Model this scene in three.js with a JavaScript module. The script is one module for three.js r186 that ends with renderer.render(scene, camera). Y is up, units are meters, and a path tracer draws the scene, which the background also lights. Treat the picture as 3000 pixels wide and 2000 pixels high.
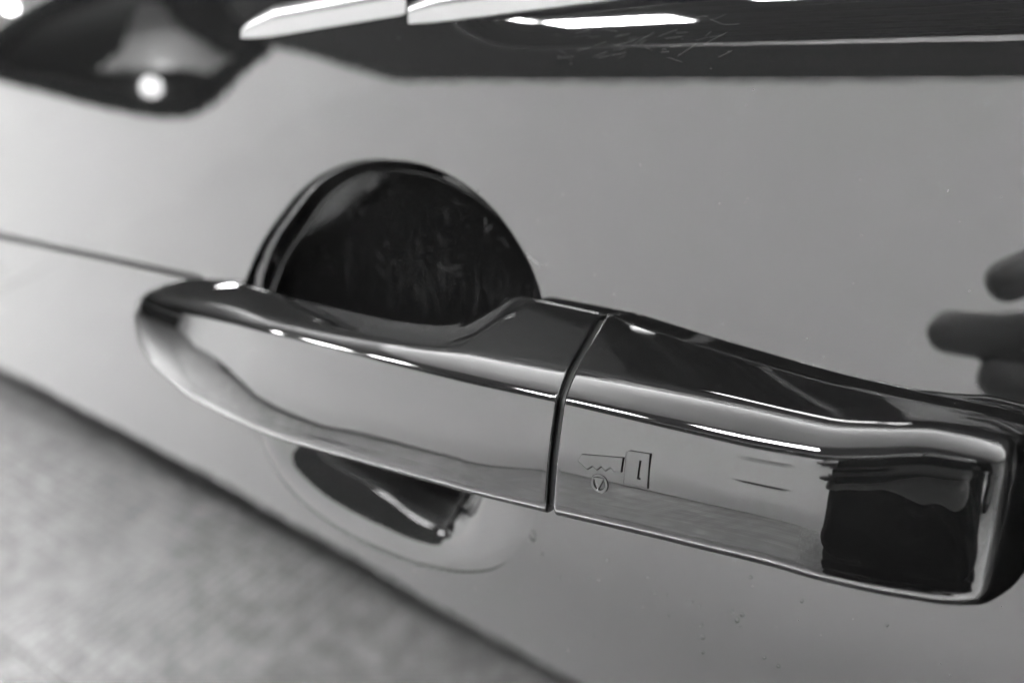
import * as THREE from 'three';
import { MarchingCubes } from 'three/addons/objects/MarchingCubes.js';
import { RoundedBoxGeometry } from 'three/addons/geometries/RoundedBoxGeometry.js';
import { RectAreaLightUniformsLib } from 'three/addons/lights/RectAreaLightUniformsLib.js';
import { mergeGeometries, mergeVertices } from 'three/addons/utils/BufferGeometryUtils.js';

// ---------------------------------------------------------------- camera, lamps, exposure
RectAreaLightUniformsLib.init();
const scene = new THREE.Scene();
scene.background = new THREE.Color(0x000000);
const EYE = new THREE.Vector3(0, 1, 0.176);            // 17.6 cm in front of the door skin (z = 0)
const camera = new THREE.PerspectiveCamera(42.08, 1024 / 682, 0.01, 60);
camera.position.copy(EYE);
camera.quaternion.setFromRotationMatrix(new THREE.Matrix4().makeBasis(
  new THREE.Vector3(0.7976, 0.1167, -0.5918), new THREE.Vector3(-0.1672, 0.9854, -0.0310), new THREE.Vector3(0.5796, 0.1237, 0.8055)));
camera.focus = 0.165;
camera.userData.fStop = 9.5;
camera.updateMatrixWorld(true);
const renderer = new THREE.WebGLRenderer({ antialias: true });
renderer.setSize(1024, 682);
renderer.toneMapping = THREE.LinearToneMapping;
renderer.toneMappingExposure = 4.6;
renderer.shadowMap.enabled = true;

// ceiling lamps, mirrored ones and an added row: [x, y, z, length, width, radiance down, radiance up]
const LAMPS = [
  ...[-3.9, -2.3, -0.7, 0.9, 2.5].map(x => [x, 2.25, -0.95, 1.2, 0.16, 88, 140]),  // unseen row, added to light the parked car, floor and ceiling
  ...[[-0.78, 0.3, 1.45], [-1.5, 0.46, 1.9], [-2.45, 0.4, 1.9], [-3.2, 0.5, 1.9], [-4.1, 0.5, 1.9]].map(([x, l, z]) => [x, 2.42, z, l, 0.25, 75, 0]),
  [-8.45, 2.42, 3.75, 0.6, 0.36, 45, 0], [-8.55, 2.42, 3.35, 0.6, 0.36, 45, 0],
];

// ---------------------------------------------------------------- helpers
let seed = 7;
const rnd = () => { seed = (seed * 1664525 + 1013904223) >>> 0; return seed / 4294967296; };
const hash = (i, j) => { let h = (i * 374761393 + j * 668265263) | 0; h = (h ^ (h >>> 13)) * 1274126177 | 0; return ((h ^ (h >>> 16)) >>> 0) / 4294967296; };
const smooth = (a, b, x) => { const t = Math.min(1, Math.max(0, (x - a) / (b - a))); return t * t * (3 - 2 * t); };
const vnoise = (x, y) => { const i = Math.floor(x), j = Math.floor(y), u = x - i, v = y - j, a = u * u * (3 - 2 * u), b = v * v * (3 - 2 * v); return (hash(i, j) * (1 - a) + hash(i + 1, j) * a) * (1 - b) + (hash(i, j + 1) * (1 - a) + hash(i + 1, j + 1) * a) * b; };
const fbm = (x, y, n = 4) => { let s = 0, a = 0.5; for (let k = 0; k < n; k++) { s += a * vnoise(x, y); x = x * 2.03 + 17; y = y * 2.03 + 31; a *= 0.5; } return s; };
function pchip(xs, ys) {                                // monotone cubic through a table
  const n = xs.length, d = [], m = [];
  for (let i = 0; i < n - 1; i++) d.push((ys[i + 1] - ys[i]) / (xs[i + 1] - xs[i]));
  m[0] = d[0]; m[n - 1] = d[n - 2];
  for (let i = 1; i < n - 1; i++) m[i] = d[i - 1] * d[i] <= 0 ? 0 : 2 * d[i - 1] * d[i] / (d[i - 1] + d[i]);
  return x => {
    if (x <= xs[0]) return ys[0]; if (x >= xs[n - 1]) return ys[n - 1];
    let i = 0; while (x > xs[i + 1]) i++;
    const h = xs[i + 1] - xs[i], t = (x - xs[i]) / h, t2 = t * t, t3 = t2 * t;
    return (2 * t3 - 3 * t2 + 1) * ys[i] + (t3 - 2 * t2 + t) * h * m[i] + (3 * t2 - 2 * t3) * ys[i + 1] + (t3 - t2) * h * m[i + 1];
  };
}
function dataTex(w, h, fn, srgb = false) {
  const a = new Uint8Array(w * h * 4);
  for (let j = 0; j < h; j++) for (let i = 0; i < w; i++) { const c = fn(i, j), k = (j * w + i) * 4; const v = Array.isArray(c) ? c : [c, c, c]; for (let q = 0; q < 3; q++) a[k + q] = Math.max(0, Math.min(255, Math.round(v[q] * 255))); a[k + 3] = 255; }
  const t = new THREE.DataTexture(a, w, h, THREE.RGBAFormat); t.magFilter = THREE.LinearFilter; t.minFilter = THREE.LinearMipmapLinearFilter; t.generateMipmaps = true;
  t.wrapS = t.wrapT = THREE.RepeatWrapping; if (srgb) t.colorSpace = THREE.SRGBColorSpace; t.needsUpdate = true; return t;
}
const grey = v => new THREE.Color().setRGB(v, v, v);
const mat = (v, roughness, more = {}) => new THREE.MeshPhysicalMaterial({ color: grey(v), roughness, ...more });
function add(name, geometry, material, parent = scene) {
  const o = new THREE.Mesh(geometry, material); o.name = name; o.castShadow = o.receiveShadow = true; parent.add(o); return o;
}
const taken = {};
function numbered(name) { const n = taken[name] = (taken[name] ?? -1) + 1; return n ? name + '_' + String(n).padStart(3, '0') : name; }
function thing(name, label, category, [x, y, z] = [0, 0, 0], group) {
  const o = new THREE.Group(); o.name = numbered(name); o.position.set(x, y, z); o.userData = { label, category }; if (group) o.userData.group = group; scene.add(o); return o;
}
function structure(o) { o.userData.kind = 'structure'; return o; }

// ---------------------------------------------------------------- the setting that the paint mirrors
const concrete = dataTex(1024, 1024, (i, j) => {       // uv spans 1.28 m: studded paving, 26 mm pitch
  const x = i / 1024 * 1.28, y = j / 1024 * 1.28, p = 0.032;
  const u = (x / p) % 1, v = (y / p) % 1, d = Math.hypot(u - 0.5, v - 0.5);
  const cell = hash(Math.floor(x / p), Math.floor(y / p));
  return 0.72 + 0.1 * (cell - 0.5) + (d < 0.33 ? 0.07 : -0.045) + 0.2 * (fbm(i / 40, j / 40) - 0.5) + 0.1 * (fbm(i / 9, j / 9, 2) - 0.5);
}, true);
const floorGeo = new THREE.PlaneGeometry(20, 14); floorGeo.rotateX(-Math.PI / 2);
{ const uv = floorGeo.attributes.uv; for (let i = 0; i < uv.count; i++) uv.setXY(i, uv.getX(i) * 20 / 1.28, uv.getY(i) * 14 / 1.28); }
const floor = structure(add('floor', floorGeo, new THREE.MeshPhysicalMaterial({ map: concrete, roughness: 0.7 })));
floor.position.set(-3.5, 0, 2);
{ // added slope of paving, tilted so it brightens away from the parked car
  const s = new THREE.Shape([[0.69, -0.02], [0.69, 0.012], [0.72, 0.025], [1.2, 0.23], [1.28, 0.24], [5, 0.24], [5, -0.02]].map(p => new THREE.Vector2(...p)));
  const g = new THREE.ExtrudeGeometry(s, { depth: 20, bevelEnabled: false }); g.rotateY(-Math.PI / 2);
  const uv = g.attributes.uv, p = g.attributes.position; for (let i = 0; i < uv.count; i++) uv.setXY(i, p.getX(i) / 1.28, (p.getZ(i) + p.getY(i) * 0.5) / 1.28);
  const o = structure(add('added_paved_slope', g, new THREE.MeshPhysicalMaterial({ map: concrete, roughness: 0.7 }))); o.position.set(6.5, 0, 0);
}
const ceilGeo = new THREE.BoxGeometry(5.2, 0.08, 3.2);
const ceilNear = structure(add('ceiling', ceilGeo, mat(0.8, 0.8))); ceilNear.position.set(0.6, 2.8, -0.3);
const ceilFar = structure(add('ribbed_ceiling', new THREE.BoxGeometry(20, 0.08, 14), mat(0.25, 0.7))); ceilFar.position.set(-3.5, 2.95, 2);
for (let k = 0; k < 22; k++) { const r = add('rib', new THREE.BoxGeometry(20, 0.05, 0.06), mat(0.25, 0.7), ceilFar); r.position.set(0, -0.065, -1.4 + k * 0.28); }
const rearWall = structure(add('wall', new THREE.BoxGeometry(0.15, 3, 14), mat(0.45, 0.8))); rearWall.position.set(4.2, 1.45, 2);
const lampGlow = new THREE.MeshStandardMaterial({ color: 0xffffff, emissive: 0xffffff, emissiveIntensity: 8 });
const lampBody = mat(0.6, 0.4);
LAMPS.forEach(([x, y, z, l, w, down, up]) => {
  const row = z < 0 ? 'added unseen lamps over the car with the handle' : 'ceiling lamps over the parked white car';
  const t = thing('ceiling_lamp', z < 0 ? 'long white lamp added above the black car door to light the parked car' : l < 1 ? 'short white ceiling lamp under the ribbed ceiling' : 'long white ceiling lamp under the ribbed ceiling', 'lamp', [x, y, z], row);
  const b = add('housing', new RoundedBoxGeometry(l, 0.05, w, 2, 0.01), lampBody, t); b.position.y = 0.03;
  const g = add('diffuser', new THREE.BoxGeometry(l * 0.96, 0.008, w * 0.8), lampGlow, t); g.position.y = 0.0;
  const rod = add('hanger', new THREE.CylinderGeometry(0.006, 0.006, 2.91 - y - 0.05, 8), lampBody, t); rod.position.y = (2.91 - y + 0.05) / 2;
  const L = new THREE.RectAreaLight(0xffffff, down, l * 0.94, w * 0.78); L.position.set(0, -0.006, 0); L.rotation.x = -Math.PI / 2; t.add(L);
  if (up) { const U = new THREE.RectAreaLight(0xffffff, up, l * 0.94, w * 0.78); U.position.set(0, 0.066, 0); U.rotation.x = Math.PI / 2; t.add(U); const g2 = add('diffuser', new THREE.BoxGeometry(l * 0.96, 0.008, w * 0.8), lampGlow, t); g2.position.y = 0.06; }
});

// the white car parked alongside, 0.95 m away: only its mirror image shows in the paint
const NZ = 0.95, K = (0.176 + NZ) / 0.176;
const mir = (xd, yd) => new THREE.Vector2(xd / 1000 * K, 1 + yd / 1000 * K);   // door point (mm from the lens foot) -> point on that car's side
{
  const car = thing('parked_car', 'white car with dark windows parked alongside, mirrored in the black door', 'car', [0, 0, 0]);
  const white = mat(0.78, 0.35), rubber = mat(0.006, 0.95, { specularIntensity: 0.15 }), darkIn = mat(0.22, 0.9);
  const ed = mir(-214.3, 26.8).sub(mir(-319.7, -23.7)).normalize(), e0 = mir(-319.7, -23.7), LEAN = 0.13;
  const lean = (x, y) => Math.max(0, (x - e0.x) * ed.y - (y - e0.y) * ed.x) * LEAN;                     // rear door leans in below the crease
  const onSide = (xd, yd) => { let z = NZ, k = 1; for (let n = 0; n < 6; n++) { k = (0.176 + z) / 0.176 / 1000; z = NZ + lean(xd * k, 1 + yd * k); } return new THREE.Vector2(xd * k, 1 + yd * k); };
  const cut = [[-480, -103], [-319.7, -23.7], [-214.3, 26.8], [-227.3, 45.0], [-241, 49.6], [-250.5, 54.2], [-262, 64.5], [-272, 71], [-288, 80]].map(p => mir(...p));     // body crease between front and rear door
  const front = new THREE.Shape([new THREE.Vector2(-7, 0.62), new THREE.Vector2(-3.6, 0.6), new THREE.Vector2(cut[0].x, 0.56), ...cut.slice(1), mir(-331, 78), mir(-381, 69), mir(-413, 60.5), mir(-450, 52), new THREE.Vector2(-7, 1.2)]);
  const rear = new THREE.Shape([new THREE.Vector2(cut[0].x, 0.555), onSide(-393.8, -78.3), onSide(-286.9, -87.8), onSide(-218, -93.8), onSide(-164.2, -98.5), onSide(-115.5, -102.9), onSide(-40, -107), onSide(120, -112), onSide(200, -112), new THREE.Vector2(1.7, 1.2), new THREE.Vector2(1.45, 1.38), new THREE.Vector2(0.9, 1.5), onSide(-40, 76.2), onSide(-120, 76.2), onSide(-255, 76.2), cut[8], cut[7], cut[6], cut[5], cut[4], cut[3], cut[2], cut[1]]);
  const tilt = g => { const p = g.attributes.position; for (let i = 0; i < p.count; i++) p.setZ(i, p.getZ(i) + lean(p.getX(i), p.getY(i))); g.computeVertexNormals(); return g; };
  const loop = (pts, rev) => { const v = pts.map(p => mir(...p)); if (rev) v.reverse(); const c = new THREE.CatmullRomCurve3(v.map(p => new THREE.Vector3(p.x, p.y, 0)), true, 'catmullrom', 0.35); return c.getPoints(120).map(p => new THREE.Vector2(p.x, p.y)); };
  const outA = loop([[-228.5, 45.2], [-240, 39], [-253, 30.4], [-262, 26.5], [-272, 24.5], [-293, 24.2], [-335, 28.4], [-405, 36.8], [-440, 43], [-445, 50], [-412, 58], [-380, 66], [-330, 75], [-290, 77], [-272, 68], [-264, 62], [-250, 53], [-241, 48.4]]);
  const inA = loop([[-246, 43.8], [-256, 39.2], [-266, 33.5], [-273, 31.4], [-294, 30.5], [-336, 36.5], [-395, 41.5], [-410, 45], [-405, 51], [-380, 59], [-340, 65.5], [-304, 68], [-289, 63.5], [-279, 56], [-268, 50.5]]);
  const winB = [[-226, 45.8], [-220, 44.9], [-215, 44], [-197, 40.4], [-184, 37.6], [-177, 36.2], [-172, 35.8], [-120, 35.7], [0, 35.7], [120, 36], [150, 40], [150, 64], [120, 74], [0, 76], [-120, 76], [-255, 76], [-262, 72.5], [-261, 66], [-249, 55.6], [-240, 50.8]].map(p => onSide(...p));
  front.holes.push(new THREE.Path(outA)); rear.holes.push(new THREE.Path(winB));
  const ex = { depth: 0.05, bevelEnabled: false };
  add('front_panel', new THREE.ExtrudeGeometry(front, ex), white, car).position.z = NZ;
  add('rear_panel', tilt(new THREE.ExtrudeGeometry(rear, ex)), white, car).position.z = NZ;
  const outF = loop([[-227.5, 45.6], [-240, 39], [-253, 30.2], [-262, 26.3], [-272, 24.3], [-293, 24], [-335, 28.2], [-405, 36.6], [-440, 43], [-445, 50], [-412, 58], [-380, 66], [-330, 75.5], [-292, 79.5], [-274, 76], [-262, 67], [-250, 57.5], [-240, 51.2]]);
  const frameS = new THREE.Shape(outF); frameS.holes.push(new THREE.Path(inA));
  add('window_frame', new THREE.ExtrudeGeometry(frameS, { depth: 0.03, bevelEnabled: false }), rubber, car).position.z = NZ - 0.004;
  const pane = mat(0.05, 0.03);
  add('rear_window', tilt(new THREE.ShapeGeometry(new THREE.Shape(winB))), pane, car).position.z = NZ + 0.003;
  const glass = new THREE.MeshPhysicalMaterial({ color: grey(0.8), transmission: 1, roughness: 0, thickness: 0, side: THREE.DoubleSide });
  add('front_window', new THREE.ShapeGeometry(new THREE.Shape(inA)), glass, car).position.z = NZ + 0.03;
  // cabin behind the front window: dark lining, pale pillar trim and dash, a round cabin lamp
  for (const [w, h, d, x, y, z, a] of [[3.4, 1.0, 0.04, -2.3, 1.05, 0.56, 0], [1.45, 0.03, 0.56, -2.5, 1.405, 0.32, 0.19], [2.2, 0.03, 0.5, -2.2, 1.06, 0.3, 0], [0.04, 0.6, 0.5, -3.3, 1.1, 0.3, 0], [0.04, 0.6, 0.5, -1.42, 1.2, 0.32, 0]]) { const p = add('cabin_lining', new THREE.BoxGeometry(w, h, d), darkIn, car); p.position.set(x, y, NZ + z); p.rotation.z = a; }
  const k2 = (0.176 + NZ + 0.12) / 0.176, mir2 = (xd, yd) => new THREE.Vector2(xd / 1000 * k2, 1 + yd / 1000 * k2);
  const poly = pts => new THREE.Shape(pts.map(p => mir2(...p)));
  const trim = mat(0.7, 0.5);
  add('pillar_trim', new THREE.ExtrudeGeometry(poly([[-304, 63], [-292, 63], [-281, 54], [-264, 46.5], [-244, 42], [-252, 37], [-285, 42], [-330, 40], [-313, 47], [-309, 54]]), { depth: 0.05, bevelEnabled: false }), trim, car).position.z = NZ + 0.12;
  const bulb = add('cabin_lamp', new THREE.SphereGeometry(0.024, 20, 14), new THREE.MeshStandardMaterial({ color: 0xffffff, emissive: 0xffffff, emissiveIntensity: 4 }), car);
  const q = mir2(-287.6, 33.5); bulb.position.set(q.x, q.y, NZ + 0.1);
  const bl = new THREE.PointLight(0xffffff, 0.06); bl.position.copy(bulb.position); bl.shadow.radius = 1; car.add(bl);
  for (const [x, y] of [[-0.39, 0.73]]) { const h = add('door_handle', new RoundedBoxGeometry(0.06, 0.022, 0.02, 3, 0.008), mat(0.12, 0.4), car); h.position.set(x, y, NZ + lean(x, y) - 0.012); }
  const roof = add('roof', new THREE.BoxGeometry(2.6, 0.03, 0.62), rubber, car); roof.position.set(-0.5, 1.5, NZ + 0.52);
  for (const x of [-4.1, 2.4]) {
    const w = new THREE.Group(); w.name = 'wheel'; w.position.set(x, 0.575, NZ + 0.45); car.add(w);
    const ty = add('tyre', new THREE.TorusGeometry(0.25, 0.085, 16, 48), rubber, w); ty.scale.z = 1.2;
    const rim = add('rim', new THREE.CylinderGeometry(0.2, 0.2, 0.12, 32), mat(0.5, 0.3, { metalness: 1 }), w); rim.rotation.x = Math.PI / 2;
  }
}

// ---------------------------------------------------------------- the car door
const CAR = thing('car_door', 'glossy black car door with a pull handle over an oval finger recess', 'car door', [0, 1, 0]);
// door relief in mm from the lens foot
const bowlPts = [[-226, -16.6], [-216.4, -4.6], [-206.7, 4.2], [-193, 10.5], [-175.6, 12.8], [-160.5, 11.9], [-148.2, 8.2], [-138.5, 3], [-131.2, -3.1], [-126.2, -8.4], [-121.5, -16], [-117.5, -30], [-116.3, -45], [-116.5, -58], [-117.5, -68], [-120, -73], [-124.4, -79], [-132.7, -83.5], [-146.6, -86.5], [-165.8, -87], [-179.9, -86.1], [-195, -83.1], [-206.9, -77.7], [-217, -68], [-226, -56], [-231, -44], [-231, -30]];
const BC = [-174, -37];
const polar = bowlPts.map(([x, y]) => [Math.atan2(y - BC[1], x - BC[0]), Math.hypot(x - BC[0], y - BC[1])]).sort((a, b) => a[0] - b[0]);
const P2 = Math.PI * 2, pAll = [...polar.map(p => [p[0] - P2, p[1]]), ...polar, ...polar.map(p => [p[0] + P2, p[1]])];
const bowlR0 = pchip(pAll.map(p => p[0]), pAll.map(p => p[1]));
const bowlLUT = Array.from({ length: 721 }, (_, i) => { let s = 0; for (let k = -8; k <= 8; k++) s += bowlR0(-Math.PI + (i + k) / 720 * P2); return s / 17; });
const bowlR = t => { const u = (t + Math.PI) / P2 * 720, i = Math.min(719, Math.floor(u)), f = u - i; return bowlLUT[i] * (1 - f) + bowlLUT[i + 1] * f; };
const beltY = x => 50.3 + (x + 167) * (x < -167 ? 0.03 : 0.05);
const BOWL_DEPTH = 21.5;
function relief(x, y) {
  let z = 0;
  // finger recess
  const dx = x - BC[0], dy = y - BC[1], r = Math.hypot(dx, dy);
  if (r < 80) {
    const R = bowlR(Math.atan2(dy, dx)), gap = (R + 2.5) - r + 3 * smooth(-50, -75, y);        // mm inside the rim
    if (gap > 0) {
      // upper half: thin rim, short wall, then a bed that leans down towards the fingers; lower half: one shallow scoop
      const w = 1.7 + 1.6 * smooth(-175, -215, x), a = gap < w ? gap * gap / (2 * w) : gap - w / 2, wall = -a * 2.8, v = y + 37;
      const u = Math.max(0, -178 - x), bed = -BOWL_DEPTH + v * v * 0.0067 + u * u * 0.0048, k = 0.6, h = Math.max(0, k - Math.abs(wall - bed)) / k;
      const up = Math.max(wall, bed) + h * h * k * 0.25 * smooth(0, 4, gap), g2 = Math.min(gap, 34), low = 0.1 * Math.exp(-gap * gap / 3) * smooth(0, 1, gap) - (1 - 0.7 * smooth(-146, -130, x)) * (g2 < 2 ? 0 : g2 < 7 ? 0.42 * (g2 - 2) * (g2 - 2) / 10 : 0.42 * (g2 - 4.5) + 0.005 * (g2 - 7) * (g2 - 7));
      z += up + (low - up) * smooth(-40, -60, y);
    }
  }
  // feature line running forward from the handle: the lower panel steps in a little
  const f = smooth(-234, -260, x);
  if (f > 0) z -= f * 0.8 * smooth(-24.8, -30.8, y) * smooth(-92, -33, y);
  // shoulder under the belt moulding
  const s = smooth(-180, -130, x), e = y - 36.5;
  if (e > 0 && s > 0) z -= s * e * e / 140;
  // orange peel of the clear coat
  z += 0.006 * Math.sin(x * 0.083 + 0.9) * Math.sin(y * 0.11 + x * 0.03) + 0.0009 * (Math.sin(x * 0.61 + 0.4 * y) * Math.sin(y * 0.47 - 0.2 * x) + 0.4 * Math.sin(x * 1.13 + 1.7 - 0.5 * y) * Math.sin(0.9 * y + x * 0.33));
  return z;
}
function spread(segs) { const a = []; for (const [p, q, s] of segs) { const n = Math.max(1, Math.round((q - p) / s)); for (let i = 0; i < n; i++) a.push(p + (q - p) * i / n); } a.push(segs[segs.length - 1][1]); return a; }
const gx = spread([[-1000, -440, 40], [-440, -260, 1.6], [-260, -100, 0.55], [-100, 10, 1.2], [10, 400, 30]]);
const gy = spread([[-620, -240, 30], [-240, -100, 1.6], [-100, 60, 0.55], [60, 110, 2.5]]);
{
  const nx = gx.length, ny = gy.length, pos = new Float32Array(nx * ny * 3), nor = new Float32Array(nx * ny * 3), uv = new Float32Array(nx * ny * 2), idx = [];
  for (let j = 0; j < ny; j++) for (let i = 0; i < nx; i++) {
    const x = gx[i], y = gy[j], k = j * nx + i, z = relief(x, y), h = 0.06;
    pos.set([x / 1000, y / 1000, z / 1000], k * 3);
    const a = -(relief(x + h, y) - relief(x - h, y)) / (2 * h), b = -(relief(x, y + h) - relief(x, y - h)) / (2 * h), l = Math.hypot(a, b, 1);
    nor.set([a / l, b / l, 1 / l], k * 3); uv.set([(x + 260) / 160, (y + 100) / 160], k * 2);
    if (i < nx - 1 && j < ny - 1) idx.push(k, k + 1, k + nx, k + 1, k + nx + 1, k + nx);
  }
  const g = new THREE.BufferGeometry(); g.setAttribute('position', new THREE.BufferAttribute(pos, 3)); g.setAttribute('normal', new THREE.BufferAttribute(nor, 3)); g.setAttribute('uv', new THREE.BufferAttribute(uv, 2)); g.setIndex(idx);
  var doorGeo = g;
}
const paint = new THREE.MeshPhysicalMaterial({ color: grey(0.0035), roughness: 0.02, ior: 1.52 });
// rub marks and dried smears inside the finger recess, on the same black paint (map covers x -260..-100, y -100..60 mm)
const marks = new Float32Array(1024 * 1024).fill(0);
{
  const dab = (x, y, r, a) => { for (let j = Math.max(0, Math.floor(y - r)); j <= Math.min(1023, y + r); j++) for (let i = Math.max(0, Math.floor(x - r)); i <= Math.min(1023, x + r); i++) { const d = Math.hypot(i - x, j - y) / r; if (d < 1) marks[j * 1024 + i] = Math.max(marks[j * 1024 + i], a * (1 - d * d)); } };
  const at = (x, y) => [(x + 260) / 160 * 1024, (y + 100) / 160 * 1024];
  for (let n = 0; n < 70; n++) { let [x, y] = at(-205 + rnd() * 82, -30 + rnd() * 12), a = 0.25 + rnd() * 0.6, w = (rnd() - 0.5) * 0.5, l = 30 + rnd() * 90, r = 0.8 + rnd() * 1.2; for (let k = 0; k < l; k++) { x += w + Math.sin(k * 0.08 + n) * 0.3; y += 1; dab(x, y, r, a * Math.sin(Math.PI * k / l) * (0.5 + 0.5 * vnoise(k * 0.2, n))); } }
  for (let n = 0; n < 26; n++) { let [x, y] = at(-200 + rnd() * 75, -22 + rnd() * 30), w = rnd() * 6.28, l = 6 + rnd() * 26; for (let k = 0; k < l; k++) { x += Math.cos(w) * 0.9; y += Math.sin(w) * 0.9; dab(x, y, 1.5 + rnd() * 2, 0.3 + 0.4 * rnd()); } }
  for (let n = 0; n < 120; n++) { const [x, y] = at(-225 + rnd() * 105, -30 + rnd() * 40); dab(x, y, 1 + rnd() * 1.6, 0.9); }
}
const paintMap = dataTex(1024, 1024, (i, j) => 0.0035 + 0.032 * marks[j * 1024 + i]); paintMap.wrapS = paintMap.wrapT = THREE.ClampToEdgeWrapping;
const doorPaint = new THREE.MeshPhysicalMaterial({ map: paintMap, roughness: 0.02, ior: 1.52 });
add('door_skin', doorGeo, doorPaint, CAR);
const chrome = new THREE.MeshPhysicalMaterial({ color: grey(0.13), roughness: 0.2, metalness: 1 });
const blackRubber = mat(0.006, 0.55);

// loft of closed yz sections along x, all in mm
function loft(xs, section, shear, capEnds = [true, true]) {
  const rings = xs.map(section), n = rings[0].length, pos = [], idx = [];
  rings.forEach((r, i) => r.forEach(([y, z]) => pos.push((xs[i] + shear(xs[i], z)) / 1000, y / 1000, z / 1000)));
  for (let i = 0; i < rings.length - 1; i++) for (let k = 0; k < n; k++) { const a = i * n + k, b = i * n + (k + 1) % n, c = a + n, d = b + n; idx.push(a, b, c, b, d, c); }
  [[0, true], [rings.length - 1, false]].forEach(([i, first], q) => {
    if (!capEnds[q]) return;
    let cy = 0, cz = 0, cx = 0; for (let k = 0; k < n; k++) { cx += pos[(i * n + k) * 3]; cy += pos[(i * n + k) * 3 + 1]; cz += pos[(i * n + k) * 3 + 2]; }
    const base = pos.length / 3; for (let k = 0; k < n; k++) pos.push(pos[(i * n + k) * 3], pos[(i * n + k) * 3 + 1], pos[(i * n + k) * 3 + 2]);
    pos.push(cx / n, cy / n, cz / n); const m = base + n;
    for (let k = 0; k < n; k++) { const a = base + k, b = base + (k + 1) % n; first ? idx.push(a, m, b) : idx.push(a, b, m); }
  });
  const g = new THREE.BufferGeometry(); g.setAttribute('position', new THREE.Float32BufferAttribute(pos, 3)); g.setIndex(idx); g.computeVertexNormals();
  g.setAttribute('uv', new THREE.Float32BufferAttribute(new Float32Array(pos.length / 3 * 2).map((_, i) => i % 2 ? pos[(i >> 1) * 3 + 1] * 10 : pos[(i >> 1) * 3] * 10), 2));
  return g;
}
function roundedRing(c, sub, bulge = {}) {              // c: [y, z, radius], sub: points on the straight after each corner
  const n = c.length, out = [], N = 9;
  const cor = c.map((p, i) => {
    const a = c[(i + n - 1) % n], b = c[(i + 1) % n], u = [a[0] - p[0], a[1] - p[1]], v = [b[0] - p[0], b[1] - p[1]], lu = Math.hypot(...u), lv = Math.hypot(...v);
    const t = Math.min(p[2], lu * 0.45, lv * 0.45);
    return [[p[0] + u[0] / lu * t, p[1] + u[1] / lu * t], p, [p[0] + v[0] / lv * t, p[1] + v[1] / lv * t]];
  });
  for (let i = 0; i < n; i++) {
    const [s, p, e] = cor[i];
    for (let k = 0; k <= N; k++) { const t = k / N, q = 1 - t; out.push([q * q * s[0] + 2 * q * t * p[0] + t * t * e[0], q * q * s[1] + 2 * q * t * p[1] + t * t * e[1]]); }
    const s2 = cor[(i + 1) % n][0], m = sub[i] ?? 3, dy = s2[0] - e[0], dz = s2[1] - e[1], l = Math.hypot(dy, dz) || 1;
    for (let k = 1; k < m; k++) { const t = k / m, bu = (bulge[i] ?? 0) * 4 * t * (1 - t); out.push([e[0] + dy * t - dz / l * -bu * -1 * -1, e[1] + dz * t - dy / l * bu]); }
  }
  return out;
}
const inset = (ring, d) => ring.map((p, k) => { const a = ring[(k + ring.length - 1) % ring.length], b = ring[(k + 1) % ring.length], ty = b[0] - a[0], tz = b[1] - a[1], l = Math.hypot(ty, tz) || 1; return [p[0] - tz / l * d, p[1] + ty / l * d]; });
const table = (...rows) => { const xs = rows.map(r => r[0]); return [pchip(xs, rows.map(r => r[1])), pchip(xs, rows.map(r => r[2]))]; };
// the grip: A top back edge, B upper crease, C lower crease, D bottom front, E bottom back
const GR = {
  A: table([-273, -34, 7], [-262, -30.5, 9], [-239, -26, 11], [-208, -24.3, 16], [-182, -25, 18], [-154, -25, 19], [-134, -24, 18.5], [-127, -22.2, 14], [-120, -18, 10], [-114, -15, 7], [-88, -15.5, 8]),
  B: table([-273, -35.5, 10], [-262, -33, 14.5], [-248, -31.5, 18], [-197, -28.8, 28], [-161, -28.3, 31], [-133, -27.5, 32], [-104, -26.3, 31], [-88, -25.6, 30.5]),
  C: table([-273, -37.5, 12], [-262, -35.5, 16.5], [-237, -34.7, 23], [-212, -33.4, 28.5], [-171, -31.2, 34.2], [-127, -31, 36], [-88, -30.3, 36]),
  D: table([-273, -48, 12], [-262, -53, 16.4], [-238, -57.2, 23.2], [-214, -58.8, 28.8], [-178, -58.8, 34.2], [-151, -57.4, 35.5], [-112, -55.4, 35.4], [-88, -54, 34]),
  E: table([-273, -50, 9], [-262, -54, 11], [-238, -58.2, 14.5], [-214, -59.8, 18], [-178, -59.8, 21], [-151, -58.4, 22], [-112, -57, 22], [-88, -56, 22]),
  back: table([-272, 0, -2], [-250, 0, -2], [-238, 2, 5], [-225, 3, 11], [-140, 3, 13], [-128, 3, 9], [-120, 2, -4], [-88, 2, -4]),
};
const CP = {
  A: table([-88, -15.5, 8], [-62, -19, 9], [-42, -21.2, 9], [-28, -21.6, 9], [-20, -21.6, 8.5], [-12.5, -24, 6], [-9.6, -32, 2]),
  B: table([-88, -25.6, 30.5], [-57, -24.6, 31], [-40, -24.2, 31.4], [-32, -23, 29.9], [-24, -21.6, 27.4], [-15.2, -21.8, 23], [-11.4, -25.5, 14], [-9.6, -33, 4]),
  C: table([-88, -30.3, 36], [-53, -30.3, 36], [-40, -29.4, 36], [-32, -27.8, 34.2], [-24, -25.8, 31.6], [-15.2, -25.6, 27.6], [-11.4, -29, 18], [-9.6, -35, 6]),
  D: table([-88, -54, 34], [-60, -51.5, 34], [-40, -50.2, 34], [-32, -50.2, 32.2], [-24, -50, 29.4], [-15.2, -49, 25.4], [-11.4, -46, 16], [-9.6, -41, 6]),
  E: table([-88, -56, 22], [-60, -53.8, 22], [-38, -52.2, 21], [-28, -52, 20], [-20, -51.4, 16], [-12.5, -49, 10], [-9.6, -43, 2]),
  back: table([-88, 2, -4], [-9.6, 1, -3]),
};
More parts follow.
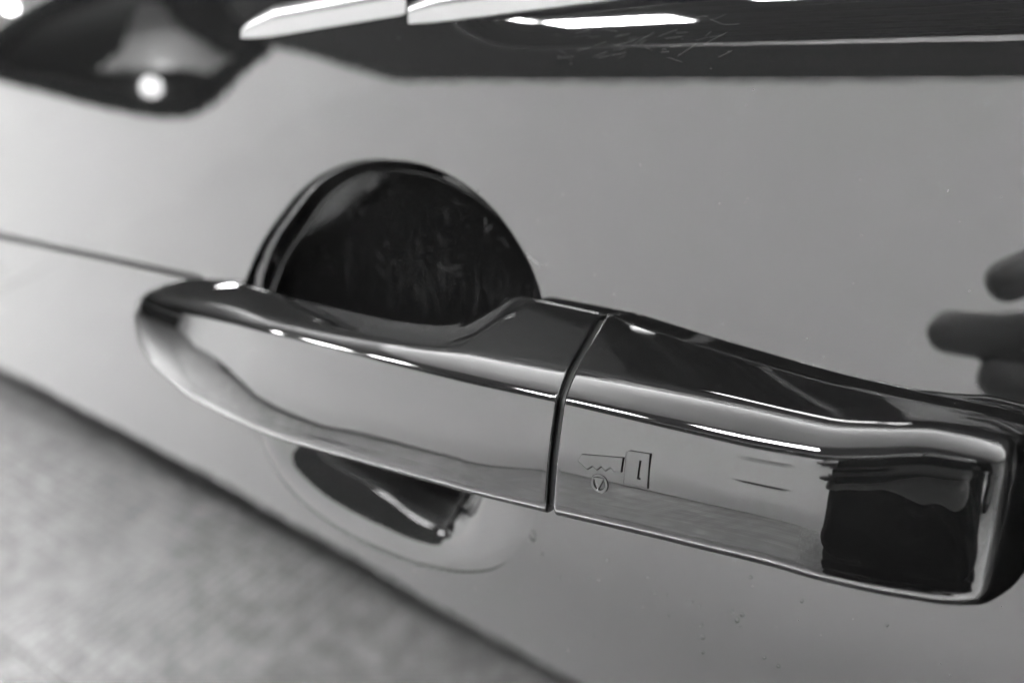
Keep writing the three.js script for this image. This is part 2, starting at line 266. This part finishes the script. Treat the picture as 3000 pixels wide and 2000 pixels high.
const sec = (T, x) => {
  const g = k => [T[k][0](x), T[k][1](x)], A = g('A'), B = g('B'), C = g('C'), D = g('D'), E2 = g('E'), bk = g('back');
  const bz = bk[1];
  return roundedRing([[A[0] - bk[0] * 0.8, Math.min(bz, A[1] - 1.5), 1], [...A, 1.2], [...B, 3.2], [...C, 2.8], [...D, 4.2], [...E2, 4], [E2[0] + bk[0], Math.min(bz, E2[1] - 2), 1.5]], [3, 12, 8, 26, 8, 4, 6], { 3: 0.75, 1: 0.2 });
};
const shear = (x, z) => -(36 - z) * 0.33 * smooth(-150, -92, x) * smooth(-20, -80, x);
const HANDLE = new THREE.Group(); HANDLE.name = 'door_handle'; HANDLE.userData.label = 'glossy black pull handle with a fixed end cap'; CAR.add(HANDLE);
const ends = (T, x0, x1, step, e0, e1) => {             // list of [x, inset] with rolled ends
  const L = []; if (e0) for (const k of [0, 0.15, 0.4, 0.7]) L.push([x0 + k * e0, e0 * (1 - Math.sqrt(1 - (1 - k) * (1 - k)))]);
  const a = x0 + e0, b = x1 - e1, n = Math.round((b - a) / step); for (let i = 0; i <= n; i++) L.push([a + (b - a) * i / n, 0]);
  if (e1) for (const k of [0.3, 0.6, 0.85, 1]) L.push([b + k * e1, e1 * (1 - Math.sqrt(1 - k * k))]);
  return L;
};
function piece(name, T, x0, x1, step, e0, e1, m) {
  const L = ends(T, x0, x1, step, e0, e1); let i = 0;
  const g = loft(L.map(l => l[0]), x => { const r = sec(T, x), d = L[i++][1]; return d ? inset(r, d) : r; }, shear);
  return add(name, g, m, HANDLE);
}
piece('grip', GR, -272.5, -88.7, 1.0, 1.2, 0.7, paint);
const cap = piece('end_cap', CP, -87.3, -9.6, 0.6, 0.7, 0.8, paint);
{
  const g = loft([-93, -83], x => inset(sec(x < -88 ? GR : CP, x < -88 ? -88.7 : -87.3), 1.6), shear);
  add('gap_seal', g, blackRubber, HANDLE);
}
// raised key symbol and arrow mark on the end cap
const faceZ = (x, y) => { const yc = CP.C[0](x), yd = CP.D[0](x), t = (y - yc) / (yd - yc); return CP.C[1](x) + (CP.D[1](x) - CP.C[1](x)) * t + 0.75 * 4 * t * (1 - t); };
function onFace(shape, h) {
  let g = new THREE.ExtrudeGeometry(shape, { depth: h, bevelEnabled: true, bevelThickness: 0.16, bevelSize: 0.2, bevelSegments: 3, curveSegments: 12 });
  const p = g.attributes.position; for (let i = 0; i < p.count; i++) { const x = p.getX(i), y = p.getY(i), z = p.getZ(i); p.setXYZ(i, (x + shear(x, 36)) / 1000, y / 1000, (faceZ(x, y) + z - 0.05) / 1000); }
  g.computeVertexNormals(); return g;
}
{
  const s = new THREE.Shape(); const pts = [[-82.2, -40.9], [-81.6, -39.7], [-73.2, -38.2], [-73.3, -40.6], [-74.6, -40.9], [-75.4, -40.3], [-76.4, -41.2], [-77.3, -40.6], [-78.2, -41.5], [-79.2, -41], [-80.2, -41.9]];
  pts.forEach((p, i) => i ? s.lineTo(...p) : s.moveTo(...p));
  const h = new THREE.Shape(); [[-72.4, -37.0], [-71.9, -36.6], [-68.0, -36.2], [-67.8, -42.2], [-72.3, -42.6]].forEach((p, i) => i ? h.lineTo(...p) : h.moveTo(...p));
  const hole = new THREE.Path(); [[-69.7, -37.6], [-69.0, -37.6], [-69.1, -41.1], [-69.8, -41.1]].forEach((p, i) => i ? hole.lineTo(...p) : hole.moveTo(...p)); h.holes.push(hole);
  add('key_symbol', mergeGeometries([onFace(s, 0.3), onFace(h, 0.3)]), paint, HANDLE);
  const ring = new THREE.Shape(); ring.absarc(-77.6, -44.2, 1.7, 0, P2); const ih = new THREE.Path(); ih.absarc(-77.6, -44.2, 1.35, 0, P2, true); ring.holes.push(ih);
  const tri = new THREE.Shape(); [[-78.6, -43.3], [-76.7, -43.0], [-77.7, -45.2]].forEach((p, i) => i ? tri.lineTo(...p) : tri.moveTo(...p));
  add('arrow_mark', mergeGeometries([onFace(ring, 0.02), onFace(tri, 0.2)]), paint, HANDLE);
}
// belt moulding: a front and a rear length, and the side glass above
function moulding(x0, x1, y0, y1, hgt, e0, e1) {
  const xs = []; for (let i = 0; i <= 30; i++) xs.push(x0 + 18 * i / 30); for (let i = 1; i <= 60; i++) xs.push(x0 + 18 + (x1 - x0 - 18) * i / 60);
  const ring = x => { const f = (x - x0) / (x1 - x0), y = y0 + (y1 - y0) * f, t = Math.min(1, (x - x0) / 16 + e0), u = Math.min(1, (x1 - x) / 3 + e1), q = Math.sqrt(Math.max(0.02, t * u)), h = hgt * (0.35 + 0.65 * q);
    return roundedRing([[y + h, -9, 1], [y + h, -5, 2], [y + h * 0.36 + 1.2 * (1 - q), 1.2 * q, 5], [y + 1.2 * (1 - q), 0.1 * q, 0.5], [y + 1.2 * (1 - q), -9, 1]], [3, 8, 6, 3, 3]); };
  return loft(xs, ring, () => 0);
}
add('belt_moulding', moulding(-244, -173.8, 48.0, 53.0, 19, 0.05, 0.4), chrome, CAR);
add('belt_moulding', moulding(-172.6, 380, 50.1, 78, 16, 0.4, 1), chrome, CAR);
{ const g = new THREE.BoxGeometry(1.25, 0.42, 0.004); const w = add('window_glass', g, mat(0.01, 0.02), CAR); w.position.set(-0.25, 0.27, -0.035); w.rotation.x = -0.14; }

// dust, water drops and hair scratches on the paint
{
  const bits = []; const sp = new THREE.IcosahedronGeometry(1, 1);
  for (let n = 0; n < 170; n++) {
    const x = -235 + rnd() * 222, y = n % 3 ? -70 + rnd() * 118 : -100 + rnd() * 36, R = bowlR(Math.atan2(y - BC[1], x - BC[0]));
    if (Math.hypot(x - BC[0], y - BC[1]) < R + 4) continue;
    const r = 0.05 + 0.09 * rnd() * rnd(); const g = sp.clone(); g.scale(r * (1 + rnd()), r * (1 + rnd()), r * 0.5); g.rotateZ(rnd() * 6); g.translate(x, y, relief(x, y)); bits.push(g);
  }
  const d = mergeGeometries(bits); d.scale(0.001, 0.001, 0.001);
  const o = add('dust', d, mat(0.1, 0.9), CAR); o.userData.kind = 'stuff';
  const hair = [];
  for (let n = 0; n < 50; n++) {
    const x = -128 + rnd() * 46, y = 40.5 + rnd() * 9, a = (n % 3 ? 0.25 : -0.1) + (rnd() - 0.5) * 0.7, l = 1 + rnd() * 4, b = (rnd() - 0.5) * 0.5, pts = [];
    for (let k = 0; k <= 6; k++) { const t = k / 6, px = x + Math.cos(a) * l * t, py = y + Math.sin(a) * l * t + b * t * t; pts.push(new THREE.Vector3(px, py, relief(px, py))); }
    hair.push(new THREE.TubeGeometry(new THREE.CatmullRomCurve3(pts), 8, 0.008 + 0.014 * rnd(), 4));
  }
  const h = mergeGeometries(hair); h.scale(0.001, 0.001, 0.001);
  const hs = add('scratches', h, mat(0.12, 0.5), CAR); hs.userData.kind = 'stuff';
  const lens = new THREE.SphereGeometry(1, 18, 8, 0, P2, 0, Math.PI / 2); lens.rotateX(Math.PI / 2);
  const drop = (x, y, r, st = 1, h2 = 0.22) => { const m = add('water_drop', lens, paint, CAR); m.position.set(x / 1000, y / 1000, (relief(x, y) - 0.003) / 1000); m.scale.set(r / 1000, r * st / 1000, r * h2 / 1000); m.rotation.z = (rnd() - 0.5) * 0.5; };
  drop(-113.6, -73, 0.95, 1.5, 0.3);
  const at = [[1700, 1660], [1730, 1690], [1780, 1640], [1900, 1690], [1920, 1735], [1955, 1740], [1960, 1800], [2010, 1755], [2030, 1760], [2050, 1775], [2055, 1830], [2060, 1865], [2060, 1910], [2145, 1790], [2160, 1815], [2170, 1835], [2175, 1800], [2240, 1925], [2280, 1950], [1740, 1860], [1640, 1690], [1590, 1620], [2200, 1690], [2350, 1760], [2600, 1830]];
  const right = new THREE.Vector3(0.7976, 0.1167, -0.5918), down = new THREE.Vector3(0.1672, -0.9854, 0.0310), fwd = new THREE.Vector3(-0.5796, -0.1237, -0.8055);
  for (const [px, py] of at) { const d = right.clone().multiplyScalar(px - 1500).addScaledVector(down, py - 1000).addScaledVector(fwd, 2600), t = -0.176 / d.z; drop(d.x * t * 1000, d.y * t * 1000, 0.22 + rnd() * 0.3, 0.8 + rnd() * 0.8); }
}

// ---------------------------------------------------------------- the photographer, seen only as a dark mirror image
const smin = (a, b, k) => { const h = Math.max(0, k - Math.abs(a - b)) / k; return Math.min(a, b) - h * h * k * 0.25; };
function capsule(p, a, b, ra, rb) { const bx = b[0] - a[0], by = b[1] - a[1], bz = b[2] - a[2], px = p[0] - a[0], py = p[1] - a[1], pz = p[2] - a[2]; const t = Math.max(0, Math.min(1, (px * bx + py * by + pz * bz) / (bx * bx + by * by + bz * bz || 1))); return Math.hypot(px - bx * t, py - by * t, pz - bz * t) - (ra + (rb - ra) * t); }
function skin(bones, k, c, half, res) {
  const mc = new MarchingCubes(res, mat(0.5, 0.5), false, false, 300000); mc.isolation = 0;
  const st = 2 / res;
  for (let z = 0; z < res; z++) for (let y = 0; y < res; y++) for (let x = 0; x < res; x++) {
    const p = [c[0] + half * (-1 + x * st), c[1] + half * (-1 + y * st), c[2] + half * (-1 + z * st)]; let d = 9;
    for (const b of bones) d = smin(d, capsule(p, ...b), b[4] ?? k);
    mc.field[x + y * res + z * res * res] = -d;
  }
  mc.update();
  const n = mc.count, g = new THREE.BufferGeometry(), pos = new Float32Array(n * 3);
  for (let i = 0; i < n * 3; i++) pos[i] = c[i % 3] + half * mc.positionArray[i];
  g.setAttribute('position', new THREE.BufferAttribute(pos, 3)); const m = mergeVertices(g, 1e-5); m.computeVertexNormals();
  m.setAttribute('uv', new THREE.Float32BufferAttribute(new Float32Array(m.attributes.position.count * 2), 2)); return m;
}
const WR = [0.105, 0.935, 0.215];
{
  const man = thing('person', 'person in black clothes crouching by the door, holding out a phone', 'person', [0, 0, 0]);
  const cloth = mat(0.005, 0.95, { specularIntensity: 0.3 }), flesh = mat(0.3, 0.55);
  const body = skin([
    [[0.29, 0.34, 0.57], [0.29, 0.62, 0.49], 0.18, 0.2], [[0.29, 0.62, 0.49], [0.28, 0.86, 0.45], 0.2, 0.17], [[0.15, 0.9, 0.49], [0.43, 0.9, 0.49], 0.075, 0.075], [[0.29, 0.9, 0.49], [0.29, 1.02, 0.47], 0.06, 0.05],
    [[0.45, 0.89, 0.48], [0.39, 0.66, 0.29], 0.066, 0.056], [[0.39, 0.66, 0.29], [0.14, 0.905, 0.25], 0.06, 0.045],
    [[0.13, 0.9, 0.5], [0.11, 0.66, 0.42], 0.066, 0.056], [[0.11, 0.66, 0.42], [0.16, 0.57, 0.26], 0.056, 0.042],
    [[0.21, 0.32, 0.57], [0.11, 0.5, 0.25], 0.1, 0.07], [[0.11, 0.5, 0.25], [0.12, 0.1, 0.43], 0.07, 0.05], [[0.37, 0.32, 0.57], [0.47, 0.5, 0.27], 0.1, 0.07], [[0.47, 0.5, 0.27], [0.45, 0.1, 0.43], 0.07, 0.05],
    [[0.12, 0.05, 0.45], [0.09, 0.04, 0.27], 0.045, 0.04], [[0.45, 0.05, 0.45], [0.48, 0.04, 0.27], 0.045, 0.04],
  ], 0.06, [0.25, 0.58, 0.37], 0.64, 90);
  add('body', body, cloth, man);
  const head = skin([[[0.29, 0.98, 0.47], [0.29, 1.08, 0.46], 0.052, 0.05], [[0.29, 1.15, 0.45], [0.29, 1.22, 0.47], 0.075, 0.095], [[0.29, 1.1, 0.415], [0.29, 1.15, 0.415], 0.04, 0.06], [[0.29, 1.165, 0.365], [0.29, 1.145, 0.348], 0.01, 0.014], [[0.21, 1.17, 0.47], [0.21, 1.13, 0.47], 0.016, 0.012], [[0.37, 1.17, 0.47], [0.37, 1.13, 0.47], 0.016, 0.012]], 0.03, [0.29, 1.14, 0.45], 0.2, 70);
  add('head', head, flesh, man);
  add('hair', skin([[[0.29, 1.2, 0.5], [0.29, 1.25, 0.49], 0.1, 0.085], [[0.29, 1.15, 0.525], [0.29, 1.24, 0.47], 0.06, 0.09]], 0.03, [0.29, 1.2, 0.49], 0.18, 50), mat(0.01, 0.7), man);
  const hand = skin([
    [[0.16, 0.895, 0.255], [0.11, 0.94, 0.225], 0.03, 0.026, 0.02], [[0.11, 0.94, 0.225], [0.045, 0.985, 0.205], 0.022, 0.02, 0.02], [[0.11, 0.925, 0.225], [0.045, 0.955, 0.205], 0.022, 0.017, 0.02],
    [[0.045, 1.0, 0.205], [0.0, 1.022, 0.198], 0.0098, 0.0092, 0.004], [[0.0, 1.022, 0.198], [-0.028, 1.014, 0.182], 0.0092, 0.0086, 0.004], [[-0.028, 1.014, 0.182], [-0.044, 1.003, 0.172], 0.0086, 0.0076, 0.004],
    [[0.045, 0.984, 0.205], [-0.005, 0.986, 0.2], 0.0102, 0.0095, 0.004], [[-0.005, 0.986, 0.2], [-0.038, 0.983, 0.186], 0.0095, 0.0088, 0.004], [[-0.038, 0.983, 0.186], [-0.060, 0.982, 0.176], 0.0088, 0.0078, 0.004],
    [[0.045, 0.967, 0.205], [-0.0, 0.966, 0.2], 0.0098, 0.0092, 0.004], [[-0.0, 0.966, 0.2], [-0.026, 0.967, 0.188], 0.0092, 0.0085, 0.004], [[-0.026, 0.967, 0.188], [-0.042, 0.968, 0.18], 0.0085, 0.0075, 0.004],
    [[0.045, 0.950, 0.205], [0.008, 0.948, 0.2], 0.0088, 0.0082, 0.004], [[0.008, 0.948, 0.2], [-0.012, 0.950, 0.19], 0.0082, 0.0072, 0.004],
    [[0.09, 0.955, 0.22], [0.085, 0.975, 0.17], 0.016, 0.012, 0.012], [[0.085, 0.975, 0.17], [0.075, 0.985, 0.125], 0.011, 0.009, 0.004],
  ], 0.006, [0.05, 0.965, 0.195], 0.13, 110);
  add('hand', hand, flesh, man);
  add('hand', skin([
    [[-0.06, 0.905, 0.27], [-0.045, 0.925, 0.24], 0.026, 0.024, 0.02], [[-0.045, 0.925, 0.24], [-0.005, 0.945, 0.225], 0.021, 0.02, 0.02], [[-0.05, 0.935, 0.235], [-0.012, 0.962, 0.215], 0.02, 0.016, 0.02],
    [[-0.008, 0.962, 0.215], [0.012, 0.968, 0.196], 0.0094, 0.0088, 0.004], [[0.012, 0.968, 0.196], [0.028, 0.962, 0.182], 0.0088, 0.0075, 0.004], [[0.0, 0.95, 0.222], [0.022, 0.952, 0.205], 0.0096, 0.009, 0.004], [[0.022, 0.952, 0.205], [0.038, 0.947, 0.19], 0.009, 0.0077, 0.004],
    [[0.002, 0.936, 0.226], [0.024, 0.936, 0.212], 0.0094, 0.0086, 0.004], [[0.024, 0.936, 0.212], [0.038, 0.932, 0.2], 0.0086, 0.0075, 0.004], [[-0.04, 0.94, 0.235], [-0.026, 0.966, 0.222], 0.013, 0.011, 0.008], [[-0.026, 0.966, 0.222], [-0.012, 0.982, 0.206], 0.0105, 0.0088, 0.004],
  ], 0.006, [-0.01, 0.935, 0.225], 0.08, 80).translate(0.22, -0.345, -0.03), flesh, man);
  const phone = thing('phone', 'dark phone held level in the outstretched hand', 'phone', [0, 0, 0]);
  phone.position.copy(EYE); phone.quaternion.copy(camera.quaternion);
  const b = add('case', new RoundedBoxGeometry(0.15, 0.074, 0.008, 4, 0.0038), mat(0.015, 0.3), phone); b.position.set(0.058, -0.012, 0.0085);
  const lens = add('lens_ring', new THREE.TorusGeometry(0.006, 0.0012, 10, 32), mat(0.1, 0.3, { metalness: 1 }), phone); lens.position.set(0, 0, 0.0042);
}
renderer.render(scene, camera);
